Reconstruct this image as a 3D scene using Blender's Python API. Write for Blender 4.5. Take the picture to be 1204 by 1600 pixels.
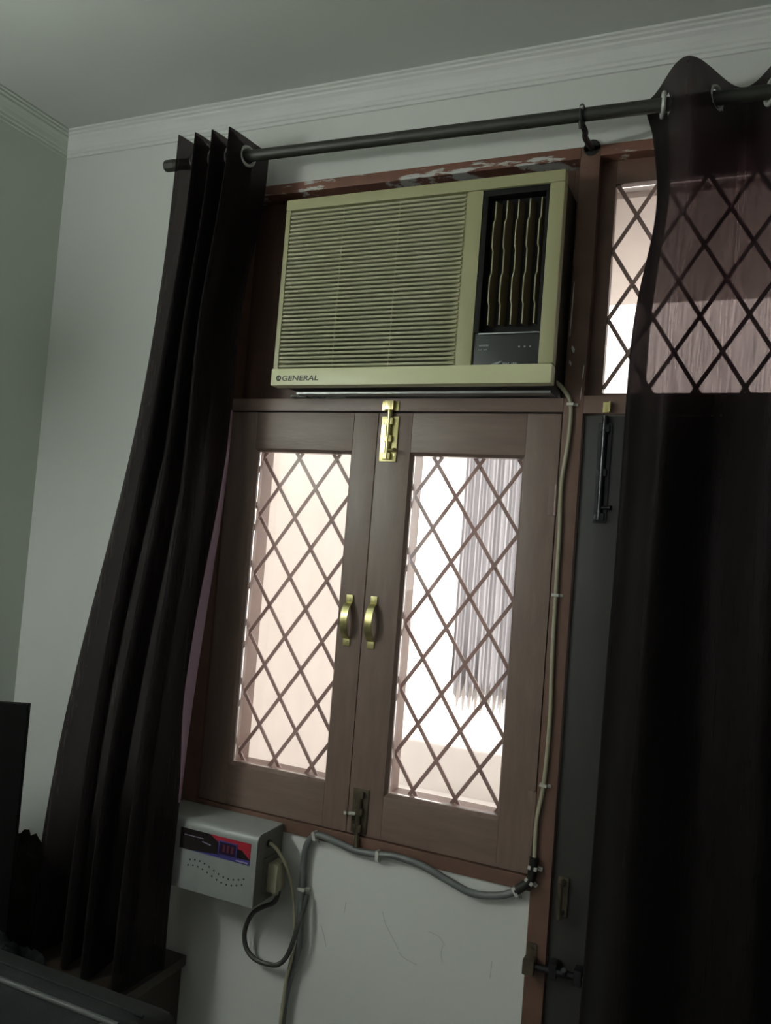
import bpy, bmesh, math, random
from mathutils import Vector, Matrix, noise
random.seed(7)
for o in list(bpy.data.objects):
    bpy.data.objects.remove(o, do_unlink=True)
SC = bpy.context.scene
COL = SC.collection
PI = math.pi

# ------------------------------------------------------------------ camera
CAM_POS = Vector((0.0, 0.0, 1.60))
YAW, PITCH, ROLL = math.radians(-24.03), math.radians(2.6), math.radians(4.5)
F_PX = 1300.0
fw = Vector((math.sin(YAW) * math.cos(PITCH), math.cos(YAW) * math.cos(PITCH), math.sin(PITCH)))
rt = Vector((math.cos(YAW), -math.sin(YAW), 0))
up = rt.cross(fw)
rt2 = rt * math.cos(ROLL) + up * math.sin(ROLL)
up2 = -rt * math.sin(ROLL) + up * math.cos(ROLL)
cd = bpy.data.cameras.new('camera')
cam = bpy.data.objects.new('camera', cd)
COL.objects.link(cam)
m = Matrix.Identity(4)
for i in range(3):
    m[i][0], m[i][1], m[i][2], m[i][3] = rt2[i], up2[i], -fw[i], CAM_POS[i]
cam.matrix_world = m
cd.sensor_fit = 'VERTICAL'
cd.sensor_height = 36.0
cd.sensor_width = 27.09
cd.lens = 36.0 * F_PX / 1600.0
cd.clip_start = 0.02
SC.camera = cam

# ------------------------------------------------------------------ world, sun, exposure
wd = bpy.data.worlds.new('world')
SC.world = wd
wd.use_nodes = True
bg = wd.node_tree.nodes['Background']
bg.inputs[0].default_value = (1.0, 0.985, 0.97, 1)
bg.inputs[1].default_value = 2.2

sd = bpy.data.lights.new('sun', 'SUN')
sd.energy = 21.0
sd.angle = math.radians(0.6)
sd.color = (1.0, 0.96, 0.90)
sun = bpy.data.objects.new('sun', sd)
COL.objects.link(sun)
sun.rotation_euler = Vector((0.03, 0.52, -0.83)).to_track_quat('-Z', 'Y').to_euler()
sun.location = (0, 0, 8)

# fill light set in an added window of the left wall, out of view
ld = bpy.data.lights.new('side_window_fill', 'AREA')
ld.shape = 'RECTANGLE'
ld.size, ld.size_y = 0.86, 0.86
ld.energy = 4.0
ld.color = (0.93, 1.0, 0.94)
bl = bpy.data.objects.new('side_window_fill', ld)
COL.objects.link(bl)
bl.location = (-1.90, -1.20, 1.80)
bl.rotation_euler = (0, -PI / 2, 0)      # shines towards +X
SC.view_settings.view_transform = 'Standard'
SC.view_settings.look = 'None'
SC.view_settings.gamma = 1.0
SC.view_settings.use_curve_mapping = False
SC.view_settings.exposure = 0.0

# ------------------------------------------------------------------ materials
def new_mat(name):
    mt = bpy.data.materials.new(name)
    mt.use_nodes = True
    return mt, mt.node_tree.nodes, mt.node_tree.links, mt.node_tree.nodes['Principled BSDF']

def mat(name, c1, c2=None, rough=0.6, metal=0.0, scale=8.0, stretch=(1, 1, 1), bump=0.0, bscale=60.0, spec=0.5, coat=0.0):
    mt, N, L, b = new_mat(name)
    c2 = c2 or tuple(v * 0.8 for v in c1)
    tc = N.new('ShaderNodeTexCoord')
    mp = N.new('ShaderNodeMapping')
    mp.inputs['Scale'].default_value = stretch
    L.new(tc.outputs['Object'], mp.inputs[0])
    nz = N.new('ShaderNodeTexNoise')
    nz.inputs['Scale'].default_value = scale
    nz.inputs['Detail'].default_value = 6
    L.new(mp.outputs[0], nz.inputs['Vector'])
    rp = N.new('ShaderNodeValToRGB')
    rp.color_ramp.elements[0].position = 0.3
    rp.color_ramp.elements[1].position = 0.7
    rp.color_ramp.elements[0].color = (*c2, 1)
    rp.color_ramp.elements[1].color = (*c1, 1)
    L.new(nz.outputs['Fac'], rp.inputs[0])
    L.new(rp.outputs[0], b.inputs['Base Color'])
    b.inputs['Roughness'].default_value = rough
    b.inputs['Metallic'].default_value = metal
    b.inputs['Specular IOR Level'].default_value = spec
    b.inputs['Coat Weight'].default_value = coat
    if bump:
        n2 = N.new('ShaderNodeTexNoise')
        n2.inputs['Scale'].default_value = bscale
        n2.inputs['Detail'].default_value = 4
        L.new(mp.outputs[0], n2.inputs['Vector'])
        bp = N.new('ShaderNodeBump')
        bp.inputs['Strength'].default_value = bump
        bp.inputs['Distance'].default_value = 0.004
        L.new(n2.outputs['Fac'], bp.inputs['Height'])
        L.new(bp.outputs[0], b.inputs['Normal'])
    return mt

def glass_mat(name):
    mt, N, L, b = new_mat(name)
    out = N['Material Output']
    tr = N.new('ShaderNodeBsdfTransparent')
    tr.inputs[0].default_value = (0.93, 0.92, 0.92, 1)
    gl = N.new('ShaderNodeBsdfGlossy')
    gl.inputs['Roughness'].default_value = 0.03
    fr = N.new('ShaderNodeFresnel')
    fr.inputs['IOR'].default_value = 1.45
    mx = N.new('ShaderNodeMixShader')
    L.new(fr.outputs[0], mx.inputs[0])
    L.new(tr.outputs[0], mx.inputs[1])
    L.new(gl.outputs[0], mx.inputs[2])
    # dust on the pane
    df = N.new('ShaderNodeBsdfDiffuse')
    df.inputs[0].default_value = (0.62, 0.52, 0.50, 1)
    tl = N.new('ShaderNodeBsdfTranslucent')
    tl.inputs[0].default_value = (0.8, 0.70, 0.67, 1)
    ad = N.new('ShaderNodeMixShader')
    ad.inputs[0].default_value = 0.6
    L.new(df.outputs[0], ad.inputs[1]); L.new(tl.outputs[0], ad.inputs[2])
    tc = N.new('ShaderNodeTexCoord')
    nz = N.new('ShaderNodeTexNoise')
    nz.inputs['Scale'].default_value = 14
    nz.inputs['Detail'].default_value = 8
    L.new(tc.outputs['Object'], nz.inputs['Vector'])
    mr = N.new('ShaderNodeMapRange')
    mr.inputs['From Min'].default_value = 0.3
    mr.inputs['From Max'].default_value = 0.8
    mr.inputs['To Min'].default_value = 0.02
    mr.inputs['To Max'].default_value = 0.07
    L.new(nz.outputs['Fac'], mr.inputs[0])
    m2 = N.new('ShaderNodeMixShader')
    L.new(mr.outputs[0], m2.inputs[0])
    L.new(mx.outputs[0], m2.inputs[1])
    L.new(ad.outputs[0], m2.inputs[2])
    L.new(m2.outputs[0], out.inputs[0])
    return mt

def fabric_mat(name, base, see=0.10, trans=(0.10, 0.055, 0.06)):
    mt, N, L, b = new_mat(name)
    out = N['Material Output']
    tc = N.new('ShaderNodeTexCoord')
    mp = N.new('ShaderNodeMapping')
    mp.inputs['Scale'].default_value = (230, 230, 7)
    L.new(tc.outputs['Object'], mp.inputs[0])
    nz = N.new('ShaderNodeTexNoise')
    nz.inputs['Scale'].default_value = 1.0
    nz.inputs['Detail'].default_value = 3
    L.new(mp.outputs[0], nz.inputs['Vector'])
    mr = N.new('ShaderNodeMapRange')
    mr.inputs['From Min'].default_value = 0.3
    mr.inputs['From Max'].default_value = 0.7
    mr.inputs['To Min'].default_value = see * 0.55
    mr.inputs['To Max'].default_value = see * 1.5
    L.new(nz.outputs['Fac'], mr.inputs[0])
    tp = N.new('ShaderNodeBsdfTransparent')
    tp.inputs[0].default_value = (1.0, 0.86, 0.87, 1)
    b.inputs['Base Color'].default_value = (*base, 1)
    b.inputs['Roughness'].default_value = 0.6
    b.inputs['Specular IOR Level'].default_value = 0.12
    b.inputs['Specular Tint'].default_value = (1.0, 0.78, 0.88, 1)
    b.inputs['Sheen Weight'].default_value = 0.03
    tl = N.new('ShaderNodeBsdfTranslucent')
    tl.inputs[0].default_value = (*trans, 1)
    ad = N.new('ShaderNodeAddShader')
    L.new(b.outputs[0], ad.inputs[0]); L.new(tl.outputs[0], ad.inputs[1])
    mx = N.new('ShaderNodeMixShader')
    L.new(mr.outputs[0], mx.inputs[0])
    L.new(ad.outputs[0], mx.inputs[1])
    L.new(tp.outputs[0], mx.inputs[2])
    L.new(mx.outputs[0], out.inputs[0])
    return mt

def worn_frame_mat(name, c1, c2, patch, thr):
    mt = mat(name, c1, c2, rough=0.5, scale=18, stretch=(1, 1, 1), bump=0.25, bscale=50)
    N, L = mt.node_tree.nodes, mt.node_tree.links
    b = N['Principled BSDF']
    old = b.inputs['Base Color'].links[0].from_socket
    tc = N.new('ShaderNodeTexCoord')
    mp = N.new('ShaderNodeMapping')
    mp.inputs['Scale'].default_value = (7, 7, 40)
    L.new(tc.outputs['Object'], mp.inputs[0])
    nz = N.new('ShaderNodeTexNoise')
    nz.inputs['Scale'].default_value = 1.3
    nz.inputs['Detail'].default_value = 9
    nz.inputs['Roughness'].default_value = 0.65
    L.new(mp.outputs[0], nz.inputs['Vector'])
    rp = N.new('ShaderNodeValToRGB')
    rp.color_ramp.elements[0].position = thr
    rp.color_ramp.elements[1].position = thr + 0.035
    L.new(nz.outputs['Fac'], rp.inputs[0])
    mx = N.new('ShaderNodeMix')
    mx.data_type = 'RGBA'
    L.new(rp.outputs[0], mx.inputs['Factor'])
    L.new(old, mx.inputs['A'])
    mx.inputs['B'].default_value = (*patch, 1)
    L.new(mx.outputs['Result'], b.inputs['Base Color'])
    return mt

M = {}
M['wall'] = mat('wall_paint', (0.70, 0.70, 0.68), (0.66, 0.665, 0.645), rough=0.75, scale=2.5, bump=0.08, bscale=90)
M['wall_side'] = mat('wall_paint_side', (0.63, 0.68, 0.62), (0.60, 0.65, 0.59), rough=0.7, scale=2.0, bump=0.08, bscale=90)
M['ceiling'] = mat('ceiling_paint', (0.58, 0.60, 0.57), (0.55, 0.57, 0.54), rough=0.8, scale=2.0)
M['cornice'] = mat('cornice_plaster', (0.74, 0.74, 0.73), (0.70, 0.70, 0.69), rough=0.7, scale=5)
M['floor'] = mat('floor_stone', (0.30, 0.28, 0.26), (0.22, 0.21, 0.20), rough=0.4, scale=12)
M['frame'] = worn_frame_mat('frame_red_brown_paint', (0.16, 0.082, 0.060), (0.12, 0.064, 0.047), (0.50, 0.48, 0.46), 0.80)
M['frame_head'] = worn_frame_mat('frame_head_peeling_paint', (0.22, 0.092, 0.063), (0.16, 0.07, 0.05), (0.58, 0.57, 0.55), 0.55)
M['shutter'] = mat('shutter_brown_paint', (0.215, 0.145, 0.122), (0.170, 0.114, 0.095), rough=0.42, scale=9, stretch=(6, 6, 1), bump=0.12, bscale=40)
M['shutter_h'] = mat('shutter_brown_paint_rail', (0.215, 0.145, 0.122), (0.170, 0.114, 0.095), rough=0.42, scale=9, stretch=(1, 6, 6), bump=0.12, bscale=40)
M['door'] = mat('door_dark_laminate', (0.036, 0.032, 0.031), (0.028, 0.025, 0.024), rough=0.42, scale=5, stretch=(8, 8, 1))
M['board'] = mat('filler_board_brown', (0.10, 0.05, 0.036), (0.075, 0.038, 0.028), rough=0.55, scale=10, stretch=(4, 4, 1))
M['grille'] = mat('grille_brown_enamel', (0.34, 0.22, 0.20), (0.28, 0.18, 0.16), rough=0.4, scale=20)
M['glass'] = glass_mat('dusty_window_glass')
M['ac'] = mat('yellowed_plastic', (0.39, 0.37, 0.21), (0.35, 0.33, 0.18), rough=0.42, scale=6)
M['ac_band_lit'] = mat('yellowed_plastic_band_lit', (0.68, 0.67, 0.42), (0.62, 0.61, 0.37), rough=0.38, scale=6)  # lighter tone paints in the light that the tilted band catches
M['ac_slat'] = mat('yellowed_plastic_slat', (0.42, 0.40, 0.28), (0.37, 0.355, 0.225), rough=0.5, scale=12)
M['ac_dark'] = mat('black_plastic', (0.006, 0.006, 0.006), (0.005, 0.005, 0.005), rough=0.6, spec=0.2, scale=8)
M['ac_ctrl'] = mat('charcoal_plastic', (0.018, 0.021, 0.021), (0.015, 0.017, 0.017), rough=0.35, scale=8)
M['ac_inside'] = mat('grille_filter_dark', (0.03, 0.027, 0.012), (0.02, 0.018, 0.01), rough=0.9, scale=40)
M['vane'] = mat('vane_brown_plastic', (0.15, 0.11, 0.06), (0.11, 0.08, 0.045), rough=0.5, scale=10)
M['vane_edge'] = mat('vane_cream_edge', (0.42, 0.38, 0.24), (0.36, 0.33, 0.21), rough=0.45, scale=10)
M['ac_case'] = mat('ac_case_metal_brown', (0.07, 0.05, 0.035), (0.045, 0.034, 0.025), rough=0.6, scale=14)
M['steel'] = mat('dull_steel', (0.42, 0.44, 0.44), (0.30, 0.31, 0.31), rough=0.35, metal=0.7, scale=20)
M['mark'] = mat('pale_print', (0.30, 0.32, 0.31), (0.26, 0.28, 0.27), rough=0.6)
M['letter'] = mat('dark_lettering', (0.04, 0.045, 0.03), (0.03, 0.035, 0.02), rough=0.5)
M['brass'] = mat('polished_brass', (0.72, 0.66, 0.34), (0.55, 0.48, 0.22), rough=0.28, metal=0.85, scale=25)
M['brass_old'] = mat('aged_brass', (0.17, 0.14, 0.10), (0.09, 0.075, 0.055), rough=0.4, metal=0.7, scale=30)
M['screw'] = mat('dark_screw', (0.05, 0.045, 0.03), rough=0.4, metal=0.6)
M['iron'] = mat('dark_bolt_steel', (0.05, 0.05, 0.055), (0.03, 0.03, 0.034), rough=0.25, metal=0.8, scale=20)
M['rod'] = mat('dark_olive_rod', (0.04, 0.041, 0.033), (0.027, 0.028, 0.023), rough=0.5, metal=0.2, scale=25)
M['black_iron'] = mat('black_bracket_iron', (0.012, 0.012, 0.012), rough=0.5)
M['chrome'] = mat('eyelet_chrome', (0.62, 0.62, 0.60), (0.5, 0.5, 0.48), rough=0.3, metal=0.35)
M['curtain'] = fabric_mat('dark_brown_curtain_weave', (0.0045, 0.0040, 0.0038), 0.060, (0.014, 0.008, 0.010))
M['edge_highlight'] = mat('mauve_highlight', (0.30, 0.18, 0.24), (0.22, 0.13, 0.18), rough=0.35, scale=14, stretch=(1, 1, 0.2))  # mauve tint stands for window light caught on the curtain edge
M['stab'] = mat('grey_powder_coat', (0.30, 0.31, 0.305), (0.27, 0.28, 0.275), rough=0.38, scale=30, metal=0.1, bump=0.05, bscale=400)
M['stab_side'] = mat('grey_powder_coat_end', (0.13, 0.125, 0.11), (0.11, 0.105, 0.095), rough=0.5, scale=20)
M['lab_black'] = mat('label_black', (0.02, 0.016, 0.016), rough=0.35)
M['lab_red'] = mat('label_red', (0.42, 0.03, 0.05), (0.38, 0.025, 0.045), rough=0.35)
M['lab_blue'] = mat('label_blue', (0.07, 0.06, 0.26), (0.06, 0.05, 0.22), rough=0.35)
M['lab_pale'] = mat('label_pale_print', (0.38, 0.36, 0.50), rough=0.5)
M['display'] = mat('display_dark', (0.035, 0.025, 0.06), (0.03, 0.02, 0.05), rough=0.2)
M['disp_red'] = mat('display_digit_dark_red', (0.12, 0.02, 0.03), rough=0.4)
M['cream_cable'] = mat('cream_cable', (0.44, 0.40, 0.30), (0.36, 0.33, 0.24), rough=0.5, scale=20)
M['grey_pipe'] = mat('grey_conduit', (0.16, 0.165, 0.165), (0.12, 0.125, 0.125), rough=0.4, scale=20)
M['dark_cable'] = mat('dark_grey_cable', (0.075, 0.075, 0.07), (0.05, 0.05, 0.047), rough=0.45, scale=20)
M['tape'] = mat('black_tape', (0.015, 0.013, 0.012), rough=0.4)
M['clip'] = mat('white_clip_plastic', (0.62, 0.60, 0.56), (0.5, 0.48, 0.45), rough=0.45)
M['plug'] = mat('cream_plug', (0.36, 0.33, 0.24), (0.30, 0.27, 0.20), rough=0.4)
M['bag'] = mat('charcoal_bag_fabric', (0.016, 0.018, 0.019), (0.012, 0.014, 0.015), rough=0.9, spec=0.15, scale=60, bump=0.2, bscale=300)
M['pipe_trim'] = mat('bag_piping', (0.045, 0.048, 0.048), (0.035, 0.038, 0.038), rough=0.6)
M['cloth'] = mat('dark_crumpled_cloth', (0.022, 0.019, 0.016), (0.014, 0.012, 0.011), rough=0.95, spec=0.1, scale=20)
M['cloth2'] = mat('dark_navy_cloth', (0.010, 0.011, 0.012), (0.007, 0.008, 0.009), rough=0.95, spec=0.1, scale=20)
M['panel'] = mat('black_panel', (0.006, 0.006, 0.006), (0.005, 0.005, 0.005), rough=0.7, spec=0.1)
M['cabinet'] = mat('dark_walnut', (0.035, 0.024, 0.018), (0.025, 0.017, 0.013), rough=0.45, scale=8, stretch=(1, 6, 6))
M['ext_cream'] = mat('outside_cream_plaster', (0.66, 0.61, 0.57), (0.62, 0.57, 0.53), rough=0.9, scale=3, stretch=(5, 5, 1))
M['ext_white'] = mat('outside_white_plaster', (0.85, 0.83, 0.80), (0.80, 0.78, 0.75), rough=0.9, scale=4, stretch=(4, 4, 1))
M['ext_sill'] = mat('outside_stone_sill', (0.55, 0.50, 0.49), (0.48, 0.44, 0.43), rough=0.8, scale=10)
M['ext_cloth'] = mat('outside_grey_blind', (0.27, 0.27, 0.285), (0.17, 0.17, 0.185), rough=0.8, scale=1.0, stretch=(55, 55, 0.5))
M['scuff'] = mat('grey_scuff', (0.50, 0.50, 0.49), rough=0.8)
M['mortar'] = mat('grey_filler', (0.30, 0.30, 0.29), (0.10, 0.09, 0.08), rough=0.8, scale=25)

# ------------------------------------------------------------------ mesh helpers (all coordinates are world metres)
def bm_box(bm, lo, hi, bevel=0.0):
    r = bmesh.ops.create_cube(bm, size=1.0)
    vs = r['verts']
    c = [(lo[i] + hi[i]) / 2 for i in range(3)]
    s = [abs(hi[i] - lo[i]) for i in range(3)]
    for v in vs:
        v.co = Vector((c[0] + v.co.x * s[0], c[1] + v.co.y * s[1], c[2] + v.co.z * s[2]))
    if bevel > 0:
        es = list({e for v in vs for e in v.link_edges})
        bmesh.ops.bevel(bm, geom=es, offset=min(bevel, min(s) * 0.45), segments=2, affect='EDGES', profile=0.7)

def bm_cyl(bm, a, b, r, seg=14, r2=None):
    a, b = Vector(a), Vector(b)
    d = b - a
    q = d.to_track_quat('Z', 'Y').to_matrix().to_4x4()
    bmesh.ops.create_cone(bm, cap_ends=True, segments=seg, radius1=r, radius2=r if r2 is None else r2, depth=d.length,
                          matrix=Matrix.Translation((a + b) / 2) @ q)

def bm_torus(bm, c, axis, R, r, seg=24, s2=8):
    q = Vector(axis).to_track_quat('Z', 'Y').to_matrix()
    rings = []
    for i in range(seg):
        t = 2 * PI * i / seg
        ring = []
        for j in range(s2):
            p = 2 * PI * j / s2
            l = Vector(((R + r * math.cos(p)) * math.cos(t), (R + r * math.cos(p)) * math.sin(t), r * math.sin(p)))
            ring.append(bm.verts.new(Vector(c) + q @ l))
        rings.append(ring)
    for i in range(seg):
        for j in range(s2):
            bm.faces.new((rings[i][j], rings[(i + 1) % seg][j], rings[(i + 1) % seg][(j + 1) % s2], rings[i][(j + 1) % s2]))

def spline(pts, n=8):
    P = [Vector(p) for p in pts]
    P = [P[0] * 2 - P[1]] + P + [P[-1] * 2 - P[-2]]
    out = []
    for i in range(1, len(P) - 2):
        for k in range(n):
            t = k / n
            a, b, c, d = P[i - 1], P[i], P[i + 1], P[i + 2]
            out.append(0.5 * ((2 * b) + (c - a) * t + (2 * a - 5 * b + 4 * c - d) * t * t + (3 * b - a - 3 * c + d) * t ** 3))
    out.append(P[-2])
    return out

def bm_tube(bm, pts, r, seg=10, n=8, smooth=True):
    pl = spline(pts, n) if smooth else [Vector(p) for p in pts]
    nrm = Vector((0.3, 1, 0.2)).normalized()
    rings = []
    for i, p in enumerate(pl):
        t = (pl[min(i + 1, len(pl) - 1)] - pl[max(i - 1, 0)]).normalized()
        nrm = (nrm - t * nrm.dot(t)).normalized()
        bn = t.cross(nrm)
        rings.append([bm.verts.new(p + (nrm * math.cos(2 * PI * k / seg) + bn * math.sin(2 * PI * k / seg)) * r) for k in range(seg)])
    for i in range(len(rings) - 1):
        for k in range(seg):
            bm.faces.new((rings[i][k], rings[i][(k + 1) % seg], rings[i + 1][(k + 1) % seg], rings[i + 1][k]))
    bm.faces.new(rings[0][::-1])
    bm.faces.new(rings[-1])

def bm_prism(bm, poly, axis, a, b):
    """poly: 2D points; axis 'x','y','z' extrude from a to b. (x: (y,z), y: (x,z), z: (x,y))"""
    def mk(p, t):
        return {'x': (t, p[0], p[1]), 'y': (p[0], t, p[1]), 'z': (p[0], p[1], t)}[axis]
    A = [bm.verts.new(mk(p, a)) for p in poly]
    B = [bm.verts.new(mk(p, b)) for p in poly]
    n = len(poly)
    bm.faces.new(A)
    bm.faces.new(B[::-1])
    for i in range(n):
        bm.faces.new((A[i], B[i], B[(i + 1) % n], A[(i + 1) % n]))

def world_loc(o):
    p = Vector((0, 0, 0))
    while o:
        p += o.location
        o = o.parent
    return p

def obj(name, bm, material, parent=None, smooth=False, angle=35):
    bmesh.ops.recalc_face_normals(bm, faces=bm.faces)
    vs = [v.co for v in bm.verts]
    lo = Vector([min(v[i] for v in vs) for i in range(3)])
    hi = Vector([max(v[i] for v in vs) for i in range(3)])
    base = Vector(((lo.x + hi.x) / 2, (lo.y + hi.y) / 2, lo.z))
    for v in bm.verts:
        v.co -= base
    if smooth:
        for f in bm.faces:
            f.smooth = True
        for e in bm.edges:
            if len(e.link_faces) == 2 and e.calc_face_angle(0) > math.radians(angle):
                e.smooth = False
    me = bpy.data.meshes.new(name)
    bm.to_mesh(me)
    bm.free()
    me.materials.append(M[material] if isinstance(material, str) else material)
    o = bpy.data.objects.new(name, me)
    COL.objects.link(o)
    if parent:
        o.parent = parent
        o.location = base - world_loc(parent)
    else:
        o.location = base
    return o

def box(name, lo, hi, material, parent=None, bevel=0.0015):
    bm = bmesh.new()
    bm_box(bm, lo, hi, bevel)
    return obj(name, bm, material, parent, smooth=bevel > 0)

def boxes(name, lst, material, parent=None, bevel=0.0):
    bm = bmesh.new()
    for lo, hi in lst:
        bm_box(bm, lo, hi, bevel)
    return obj(name, bm, material, parent, smooth=bevel > 0)

def thing(name, label, cat, loc):
    o = bpy.data.objects.new(name, None)
    o.empty_display_size = 0.05
    COL.objects.link(o)
    o.location = loc
    if label:
        o['label'] = label
    if cat:
        o['category'] = cat
    return o

def tag(o, label, cat):
    o['label'] = label
    o['category'] = cat
    return o

def struct(o, label=None, cat=None):
    o['kind'] = 'structure'
    if label: o['label'] = label
    if cat: o['category'] = cat
    return o

# ------------------------------------------------------------------ room shell
W = 1.747            # inner face of the window wall
T = 0.23
XL, XR, YB, ZC = -1.87, 1.90, -2.20, 2.714
FX0, FX1, FZ0, FZ1 = -1.282, 0.555, 0.925, 2.490     # outer edge of the timber frame
PX0, PX1 = -0.385, -0.343                            # post between window and door

wf = struct(boxes('wall_front', [((XL - T, W, 0), (FX0, W + T, ZC)), ((FX0, W, 0), (PX0, W + T, FZ0)),
                            ((FX0, W, FZ1), (FX1, W + T, ZC)), ((FX1, W, 0), (XR + T, W + T, ZC))], 'wall'),
       'off-white painted wall around the window and door', 'wall')
BY0, BY1, BZ0, BZ1 = -1.70, -0.70, 1.30, 2.30          # the added fill-light window, in the left wall
struct(boxes('wall_left', [((XL - T, YB - T, 0), (XL, BY0, ZC)), ((XL - T, BY1, 0), (XL, W, ZC)),
                           ((XL - T, BY0, 0), (XL, BY1, BZ0)), ((XL - T, BY0, BZ1), (XL, BY1, ZC))], 'wall_side'),
       'pale green-grey side wall on the left', 'wall')
struct(boxes('wall_right', [((XR, YB - T, 0), (XR + T, W, ZC))], 'wall'), 'painted side wall to the right out of view', 'wall')
struct(boxes('wall_back', [((XL, YB - T, 0), (XR, YB, ZC))], 'wall'), 'painted wall behind the viewer', 'wall')
struct(boxes('floor', [((XL - T, YB - T, -0.1), (XR + T, W + T, 0.0))], 'floor'), 'dark polished stone floor of the room', 'floor')
struct(boxes('ceiling', [((XL - T, YB - T, ZC), (XR + T, W + T, ZC + 0.12))], 'ceiling'), 'pale grey flat painted ceiling', 'ceiling')

# cornice (profile: d out from wall, z)
prof = [(0, 2.650), (0.006, 2.650), (0.006, 2.658), (0.010, 2.660), (0.010, 2.667), (0.013, 2.670), (0.017, 2.680),
        (0.023, 2.689), (0.030, 2.695), (0.030, 2.701), (0.037, 2.703), (0.037, 2.708), (0.044, 2.709), (0.044, ZC), (0, ZC)]
def cornice(name, path, label):
    bm = bmesh.new()
    A = [bm.verts.new(path(d, z, 0)) for d, z in prof]
    B = [bm.verts.new(path(d, z, 1)) for d, z in prof]
    n = len(prof)
    bm.faces.new(A); bm.faces.new(B[::-1])
    for i in range(n):
        bm.faces.new((A[i], B[i], B[(i + 1) % n], A[(i + 1) % n]))
    return struct(obj(name, bm, 'cornice' if name == 'trim_1' else 'wall_side'), label, 'cornice')
cornice('trim_1', lambda d, z, e: (XL + d if e == 0 else XR - d, W - d, z), 'moulded white plaster cornice above the window')
cornice('trim_2', lambda d, z, e: (XL + d, W - d if e == 0 else YB + d, z), 'moulded plaster cornice along the left side wall')

# ------------------------------------------------------------------ outside
G = 'structure'
struct(box('outer_wall', (-3.4, 4.0, -0.6), (3.2, 4.2, 5.2), 'ext_white', bevel=0), 'sunlit white wall across from the window', 'wall')
struct(box('side_wall', (-2.10, W + T, -0.6), (-1.78, 3.62, 4.6), 'ext_cream', bevel=0), 'cream outside wall seen through the left shutter', 'wall')
struct(box('outside_ground', (-3.4, W + T, -0.7), (3.2, 4.0, -0.6), 'ext_sill', bevel=0), 'pale paved strip outside the window', 'ground')
struct(box('outer_sill', (-1.30, W + T, 0.90), (-0.36, W + T + 0.10, 0.965), 'ext_sill', bevel=0.004), 'stone sill projecting outside the window', 'sill')
struct(box('sunshade_slab', (-1.75, W + T, 2.475), (1.2, 2.80, 2.58), 'ext_cream', bevel=0.004), 'plastered sunshade slab over the window outside', 'sunshade')
struct(box('low_ledge', (-1.78, 3.70, 0.25), (-0.2, 4.0, 0.42), 'ext_white', bevel=0.004), 'sunlit ledge at the foot of the outer wall', 'ledge')
# corrugated blind hanging on the outer wall
bm = bmesh.new()
nx = 60
x0, x1 = -1.34, -0.95
prev = None
for i in range(nx + 1):
    x = x0 + (x1 - x0) * i / nx
    y = 3.955 + 0.012 * math.sin(i * 1.9) + 0.006 * math.sin(i * 0.7)
    zb = 0.95 + 0.05 * math.sin(i * 1.3) + 0.03 * math.sin(i * 3.1)
    c = [bm.verts.new((x, y, z)) for z in (zb, 1.35, 1.75, 2.20)] + [bm.verts.new((x, y + 0.008, z)) for z in (2.20, 1.75, 1.35, zb)]
    if prev:
        for k in range(8):
            bm.faces.new((prev[k], c[k], c[(k + 1) % 8], prev[(k + 1) % 8]))
    else:
        bm.faces.new(c)
    prev = c
bm.faces.new(prev[::-1])
hb = thing('hanging_blind', 'grey vertically striped blind hanging outside, seen through the right shutter', 'blind', (-1.145, 3.96, 0.9))
obj('slatted_cloth', bm, 'ext_cloth', hb, smooth=True)
box('head_rail', (-1.36, 3.93, 2.19), (-0.93, 4.0, 2.23), 'steel', hb)

# ------------------------------------------------------------------ window added for fill light, in the left wall out of view
w3 = struct(thing('fill_window', 'plain open window added in the left side wall for fill light, out of view', 'window', (XL - T / 2, (BY0 + BY1) / 2, BZ0)))
for a, b in (((BY0, BZ0), (BY0 + 0.05, BZ1)), ((BY1 - 0.05, BZ0), (BY1, BZ1)), ((BY0 + 0.05, BZ0), (BY1 - 0.05, BZ0 + 0.05)), ((BY0 + 0.05, BZ1 - 0.05), (BY1 - 0.05, BZ1))):
    box('frame', (XL - 0.13, a[0], a[1]), (XL - 0.06, b[0], b[1]), 'frame', w3)  # frame of the added fill-light window

# fluorescent tube on the left wall, out of view
tl_ = thing('tube_light', 'white fluorescent tube light fixed on the left wall, out of view', 'lamp', (XL + 0.04, 0.25, 2.04))
box('batten', (XL, -0.12, 2.04), (XL + 0.035, 0.62, 2.10), 'clip', tl_, 0.003)
for y in (-0.10, 0.58):
    box('tube_holder', (XL + 0.035, y, 2.05), (XL + 0.085, y + 0.02, 2.09), 'clip', tl_, 0.003)
em, eN, eL, eb = new_mat('tube_glow')
eb.inputs['Base Color'].default_value = (0.8, 0.8, 0.8, 1)
eb.inputs['Emission Color'].default_value = (0.93, 1.0, 0.93, 1)
eb.inputs['Emission Strength'].default_value = 200.0
bm = bmesh.new()
bm_cyl(bm, (XL + 0.065, -0.08, 2.07), (XL + 0.065, 0.58, 2.07), 0.014, 16)
obj('tube', bm, em, tl_, smooth=True)

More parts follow.
